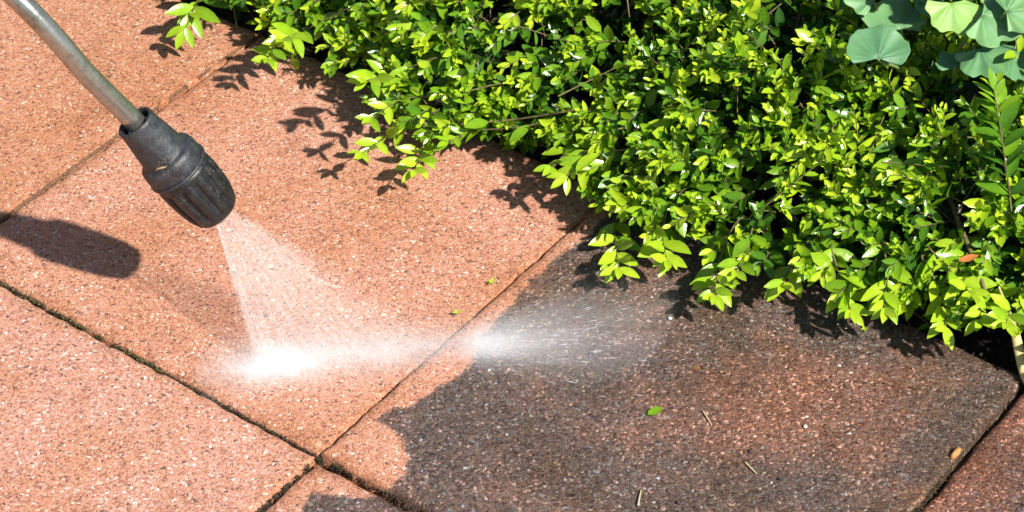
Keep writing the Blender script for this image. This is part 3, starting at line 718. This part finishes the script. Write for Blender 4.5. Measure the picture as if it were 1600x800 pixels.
SPRAYS = [
    ([(330, -50, .05), (314, -12, .045), (300, 20, .038), (290, 44, .03)], 10, 0.0227, .55, .9),
    ([(520, -10, .09), (480, 15, .08), (440, 55, .06), (418, 92, .045)], 12, 0.0157, .6, .9),
    ([(560, 10, .10), (510, 30, .09), (470, 50, .075), (440, 62, .065)], 12, 0.0171, .6, .9),
    ([(690, 90, .12), (640, 105, .10), (600, 118, .085), (572, 126, .08)], 12, 0.0171, .6, .9),
    ([(930, 170, .13), (800, 187, .085), (690, 196, .06), (620, 205, .045), (566, 240, .035)], 16, 0.0157, .5, .95),
    ([(790, 130, .13), (700, 150, .10), (630, 155, .075), (580, 185, .06)], 12, 0.0166, .55, .9),
    ([(760, 160, .10), (700, 190, .07), (662, 225, .05), (648, 266, .03)], 12, 0.0166, .55, .95),
    ([(880, 190, .10), (800, 200, .07), (740, 205, .055), (700, 222, .04)], 12, 0.0152, .45, .85),
    ([(1020, 215, .13), (985, 232, .10), (930, 242, .07), (885, 276, .045)], 12, 0.0180, .6, .95),
    ([(980, 200, .12), (930, 215, .09), (890, 235, .06), (862, 262, .045)], 10, 0.0157, .5, .85),
    ([(1040, 260, .11), (985, 300, .075), (962, 350, .05), (966, 420, .028)], 14, 0.0186, .65, .95),
    ([(1080, 290, .11), (1045, 325, .08), (1036, 370, .055), (1042, 408, .04)], 12, 0.0186, .6, .95),
    ([(1160, 340, .11), (1135, 375, .075), (1122, 420, .045), (1116, 462, .03)], 12, 0.0176, .62, .95),
    ([(1180, 350, .10), (1170, 385, .07), (1160, 405, .055), (1150, 425, .05)], 8, 0.0166, .55, .9),
    ([(1270, 370, .10), (1250, 400, .07), (1232, 425, .05), (1222, 448, .04)], 10, 0.0166, .55, .92),
    ([(1300, 380, .10), (1308, 420, .075), (1318, 455, .05), (1330, 486, .035)], 12, 0.0176, .62, .95),
    ([(1380, 380, .11), (1388, 420, .075), (1384, 455, .05), (1382, 482, .04)], 12, 0.0176, .62, .95),
    ([(1440, 400, .10), (1462, 440, .075), (1476, 480, .05), (1478, 512, .035)], 12, 0.0176, .62, .98),
    ([(1450, 385, .12), (1478, 415, .095), (1500, 440, .08), (1520, 462, .065)], 12, 0.0180, .66, .98),
    ([(1500, 420, .10), (1525, 450, .075), (1535, 470, .06), (1530, 500, .045)], 10, 0.0166, .62, .98),
    ([(1610, 430, .10), (1592, 455, .09), (1580, 480, .075), (1572, 505, .06)], 10, 0.0171, .66, .95),
    ([(1585, 350, .13), (1576, 290, .18), (1566, 220, .225), (1553, 140, .275)], 24, 0.0186, .30, .72),
    ([(1598, 140, .20), (1592, 100, .23), (1588, 70, .25), (1582, 40, .27)], 10, 0.0143, .6, 1.),
]
for k, s_ in enumerate(SPRAYS): spray(s_[0], s_[1], s_[2], s_[3], s_[4], rise=(-.01, .015, .03, .04) if k >= len(SPRAYS) - 2 else None)

# ------------------------------------------------------------------ broad leaved plant behind the shrub
def big_leaf(name, px, py, z, w, rot, tint, parent, tilt=(0, 0), lobes=5, depth=.10, cup=.10, lift=0.):
    """fan shaped leaf with a scalloped outer edge, w metres across; rot is the way it points in its own plane"""
    n = 48; an = np.linspace(-1.95, 1.95, n); rings = [.15, .35, .55, .74, .88, .96, 1.0]
    z = (skin_z(px, py, z - .215) or .2); c0 = G(px, py, z); Nn = nrm(ZZ * .9 - np.array([0, 1, 0]) * .35 + CR * tilt[0] + np.array([0, 1, 0]) * tilt[1])
    X = nrm(CR - Nn * (CR @ Nn)); Y = np.cross(Nn, X)
    w = w * .62; c = c0 - (math.cos(rot) * X + math.sin(rot) * Y) * w * .42
    V = [c]; tn = [tint]; mid = [.6]; vein = [1.]
    ph = px * .37
    for ri in rings:
        for a in an:
            r0 = .50 + .42 * math.cos(a * .78) + .05 * math.sin(a * 2 + ph)
            sc = depth * abs(math.sin(a * lobes * .62 + ph)) ** 5 + .03 * abs(math.sin(a * lobes * 1.9 + ph)) ** 3
            rr = w * ri * r0 * (1 - sc * ri ** 3); aa = a * .93 + rot
            zz = w * (cup * (ri - .5) ** 2 * 2 - .10 * ri * ri * abs(a) / 2 + .045 * ri * math.cos(a * lobes * 1.24 + ph * 2) + .07 * math.sin(1.6 * a + ph) * ri * ri)
            V.append(c + rr * (math.cos(aa) * X + math.sin(aa) * Y) + zz * Nn)
            v = abs(math.cos(a * lobes * .62 + ph)) ** 18; vein.append(v * (1 - .4 * ri)); mid.append(0.); tn.append(tint + .12 * (ri - .6) + .04 * math.sin(a * 3 + ph))
    F = [(0, 1 + k, 2 + k) for k in range(n - 1)]
    for r in range(len(rings) - 1):
        for k in range(n - 1):
            a = 1 + r * n + k; F.append((a, a + n, a + n + 1, a + 1))
    o = mk('leaf', V, F, M_BIG, parent, attrs={'tint': tn, 'mid': mid, 'vein': vein})
    so = o.modifiers.new('thickness', 'SOLIDIFY'); so.thickness = .0006
    base = WL[parent.name] + np.array([random.uniform(-.02, .02), random.uniform(-.02, .02), 0])
    st = c - .0005 * Nn; mdp = (base + st) / 2 + np.array([0, 0, .04]); P = catmull([base, mdp, st], 8); V2, F2 = tube(P, np.linspace(.0016, .001, len(P)), 7)
    mk('leaf_stalk', V2, F2, M_STALK, parent); return o
M_STALK = plain('green_stalk', (.16, .24, .08), .55).m
plant = empty('columbine', G(1490, 45, skin_z(1490, 45)) * np.array([1, 1, 0]) + np.array([.0, .03, -.02]))
tag(plant, 'leafy plant with broad scalloped blue green leaves behind the shrub', 'plant')
UP = math.pi / 2
for a in [('l', 1370, 66, .262, .050, UP, .40, (.05, -.05)), ('l', 1492, 30, .268, .046, -UP + .15, .92, (.15, -.1)), ('l', 1395, 22, .222, .058, UP + .3, .60, (-.1, .1)),
          ('l', 1562, 40, .262, .052, -.5, .62, (.1, .0)), ('l', 1545, 98, .240, .050, -1.2, .50, (-.05, .1)), ('l', 1490, 92, .228, .030, UP, .40, (0, .1)),
          ('l', 1452, 8, .228, .040, -2.2, .35, (.2, .1)), ('l', 1598, 12, .272, .046, .3, .62, (0, 0)), ('l', 1345, -10, .235, .04, 2.5, .6, (0, 0)), ('l', 1530, -30, .27, .05, 1.2, .6, (0, 0)), ('l', 1430, -50, .26, .05, 2, .5, (.1, 0)),
          ('l', 1608, 100, .232, .048, -.6, .42, (.1, .1)), ('l', 1660, 50, .25, .05, .1, .5, (0, .1))]:
    big_leaf(*a[:7], plant, a[7], depth=.03 if a[1] == 1370 else .20)

# ------------------------------------------------------------------ small things on and between the slabs
def flatleaf(name, px, py, z, L, ang, mat, wid, lift, label, cat_, tint=.7, tv=None):
    v, f, m = leaf_template(fold=.25, curl=-lift, wid=wid)
    c, s = math.cos(ang), math.sin(ang); p = G(px, py, z)
    R = np.array([[c, -s, 0], [s, c, 0], [0, 0, 1]]); Vw = p + (v * L) @ R.T
    return tag(mk(name, Vw, f, mat, attrs={'tint': np.full(len(v), tint), 'mid': m}, base=p), label, cat_)
flatleaf('fallen_leaf', 1012, 648, .0036, .0115, .5, M_LEAF, .6, .12, 'small green leaf lying on the bare dark slab', 'leaf', .72)
M_DRY = plain('dry_orange_leaf', (.50, .17, .04), .7, 0, .3, 200).m
flatleaf('dead_leaf', 1498, 408, skin_z(1498, 408, .012), .014, .2, M_DRY, .5, .2, 'small orange dead leaf caught in the right side of the shrub', 'leaf')
# withered strap leaf at the right edge
M_STRAW = plain('withered_leaf', (.60, .47, .20), .7, 0, .35, 90).m
P = catmull([G(1561, 449, .060), G(1572, 480, .042), G(1585, 515, .028), G(1593, 550, .016), G(1604, 590, .006), G(1630, 640, -.006)], 6)
T, Nf, Bf = frames(P); w = np.interp(np.linspace(0, 1, len(P)), [0, .15, .5, .8, 1], [.0005, .0016, .0034, .0040, .003])
V = np.concatenate([P - CR * w[:, None], P + ZZ * (w * .35)[:, None], P + CR * w[:, None]]); m = len(P)
F = [(i, i + 1, m + i + 1, m + i) for i in range(m - 1)] + [(m + i, m + i + 1, 2 * m + i + 1, 2 * m + i) for i in range(m - 1)]
o = tag(mk('withered_leaf', V, F, M_STRAW, base=P[-1]), 'withered straw yellow strap leaf at the paving corner', 'leaf'); so = o.modifiers.new('t', 'SOLIDIFY'); so.thickness = .0008
# brown wood chip stuck in the right hand joint
def chip(name, px, py, z, size, ang, mat, label, cat_, seed=0, group=None, jag=.25):
    r = np.random.default_rng(seed); p = G(px, py, z); n = 9; V = []
    for lv, k in ((0, .8), (.45, 1.), (1., .62)):
        for a in range(n):
            an = a * 2 * math.pi / n; rr = k * (1 + jag * r.uniform(-1, 1))
            x = size[0] / 2 * math.cos(an) * rr; y = size[1] / 2 * math.sin(an) * rr; V.append(p + np.array([x * math.cos(ang) - y * math.sin(ang), x * math.sin(ang) + y * math.cos(ang), size[2] * (lv + .1 * r.uniform(-1, 1) * lv)]))
    F = [(l * n + a, l * n + (a + 1) % n, (l + 1) * n + (a + 1) % n, (l + 1) * n + a) for l in range(2) for a in range(n)] + [tuple(range(n))[::-1], tuple(2 * n + a for a in range(n))]
    return tag(mk(name, V, F, mat, base=p), label, cat_, group)
chip('wood_chip', 1493, 712, .0005, (.014, .0045, .005), .95, plain('brown_chip', (.42, .20, .06), .7, 0, .4, 200).m, 'orange brown wood chip wedged in the right hand joint', 'wood chip', 1)
M_WST = plain('white_pebble', (.66, .62, .56), .7, 0, .2, 300).m; M_DST = plain('dark_pebble', (.03, .026, .023), .6, 0, .3, 300).m
chip('pebble', 1258, 668, .0028, (.003, .0026, .002), .4, M_WST, 'pale pebble alone in the middle of the dark slab', 'pebble', 2)
chip('pebble', 1047, 499, .0028, (.0034, .0024, .002), .2, M_WST, 'pale pebble near the shrub at the top of the dark slab', 'pebble', 3)
chip('pebble', 1172, 706, .0028, (.0036, .0026, .0018), 1.2, M_DST, 'black crumb on the dark slab left of the brown wood chip', 'pebble', 4)
chip('pebble', 1060, 786, .0028, (.0038, .003, .0018), .1, M_DST, 'black crumb at the bottom edge of the dark slab', 'pebble', 5)
chip('pebble', 1219, 749, .0028, (.0042, .0022, .0016), .4, M_DST, 'elongated black crumb low on the dark slab', 'pebble', 6)
def straw(name, pts, r, label):
    P = catmull([G(*p) for p in pts], 6); V, F = tube(P, np.linspace(r, r * .5, len(P)), 6)
    return tag(mk(name, V, F, M_STRAW2, base=P[0]), label, 'straw')
M_STRAW2 = plain('pale_straw', (.55, .44, .25), .7, 0, .25, 200).m
straw('straw', [(997, 790, .0038), (999, 778, .0045), (1002, 765, .004)], .0008, 'pale bit of straw at the bottom edge of the dark slab')
straw('straw', [(1098, 642, .0036), (1106, 654, .0042), (1112, 664, .0036)], .0006, 'thin bit of straw right of the fallen green leaf')
straw('straw', [(1164, 722, .0036), (1174, 732, .0042), (1182, 740, .0036)], .0007, 'thin bit of straw below the black crumb on the dark slab')

# moss and dirt in the joints
def mat_moss():
    t = NT('moss'); a = t.attr('tint')
    t.set(t.p, 'Base Color', t.ramp(a, [(0, (.025, .018, .010)), (.45, (.07, .05, .022)), (.75, (.12, .11, .03)), (1, (.20, .22, .05))])); t.set(t.p, 'Roughness', .9); return t.m
M_MOSS = mat_moss()
mp = []; mr = []; mt = []
def moss(a, b, n, spread, green, zz=(-.006, .0018), rad=(.0005, .0015)):
    A = G(*a); B = G(*b); f = rng.uniform(0, 1, n); lump = vnoise(f * 22, np.zeros(n) + a[0] * .01, 61); k = lump > -.45
    f = f[k]; m = len(f); p = lerp(A, B, f); d = nrm(B - A); pr = np.array([-d[1], d[0], 0])
    p = p + pr * (rng.normal(0, spread, m))[:, None]; p[:, 2] = rng.uniform(*zz, m)
    mp.append(p); mr.append(rng.uniform(*rad, m)); mt.append(np.clip(rng.normal(green, .25, m), 0, 1))
RZ = (-.007, -.0006); RR = (.0003, .0008)
moss((-40, 418), (250, 577), 2200, .0008, .45, (-.006, .0002), (.0003, .0008)); moss((250, 577), (497, 712), 1500, .0007, .15, RZ, RR); moss((497, 712), (640, 783), 900, .0009, .15, RZ, RR); moss((600, 765), (760, 838), 1500, .0016, .25, (-.006, .0004), RR)
moss((497, 712), (400, 800), 600, .0006, .1, RZ, RR); moss((497, 712), (945, 315), 1800, .0006, .1, RZ, RR); moss((1425, 800), (1495, 710), 1200, .0013, .2, (-.006, .0002), RR); moss((1495, 710), (1600, 594), 300, .0008, .1, (-.011, -.005), RR)
P = np.vstack(mp); R = np.concatenate(mr); T = np.concatenate(mt); V, F = drops(P, R); V += rng.normal(0, .00025, V.shape)
tag(mk('joint_moss', V, F, M_MOSS, smooth=False, attrs={'tint': np.repeat(T, 6)}, base=O0), 'dark moss and silt in the joints between the slabs', 'moss', kind='stuff')
mp.clear(); mr.clear(); mt.clear()
moss((-60, 387), (420, 40), 9000, .0006, .5, (-.0020, -.0002), (.0003, .0006)); P = np.vstack(mp); V, F = drops(P, np.concatenate(mr)); V += rng.normal(0, .0002, V.shape)
tag(mk('joint_sand', V, F, plain('joint_filling', (.24, .125, .07), .95, 0, .4, 500).m, smooth=False, base=G(180, 214)), 'brown sand filling the faint joint behind the lance', 'sand', kind='stuff')
# seedlings in the joint
def seedling(px, py, label, k):
    root = empty('seedling', G(px, py, -.004)); tag(root, label, 'seedling')
    b = G(px, py, -.004); P = catmull([b, b + np.array([.0005, 0, .003]), b + np.array([.0008, -.0004, .007])], 4); V, F = tube(P, .0004, 5); mk('stem', V, F, M_STALK, root)
    for a in range(4):
        an = a * 1.57 + k; v, f, m = leaf_template(wid=.5); c, s = math.cos(an), math.sin(an); R = np.array([[c, -s, 0], [s, c, 0], [0, 0, 1]])
        vv = v * (.0036 - .0008 * (a % 2)); vv[:, 2] += vv[:, 0] * .5
        mk('leaf', P[-1] + vv @ R.T, f, M_LEAF, root, attrs={'tint': np.full(len(v), .95), 'mid': m})
seedling(712, 500, 'tiny pale green seedling in the long joint just above the spray', .3)
seedling(766, 452, 'tiny pale green seedling higher up the long joint towards the shrub', 1.1)
seedling(1347, 526, 'tiny green seedling on the dark slab below the shrub edge', 1.8)
# soil crumbs and small dead leaves on the bed
n = 2500; u = rng.uniform(-.5, .6, n); qv = rng.uniform(.0, .3, n); P = O0 + u[:, None] * UU + (SLAB + qv)[:, None] * VV; P[:, 2] = -.020 + rng.uniform(-.004, .012, n)
V, F = drops(P, rng.uniform(.001, .004, n)); V += rng.normal(0, .0008, V.shape)
tag(mk('soil_crumbs', V, F, M_SOIL, smooth=False, base=E_(0, .1, -.02)), 'dark crumbly soil of the planting bed under the shrub', 'soil', kind='stuff')
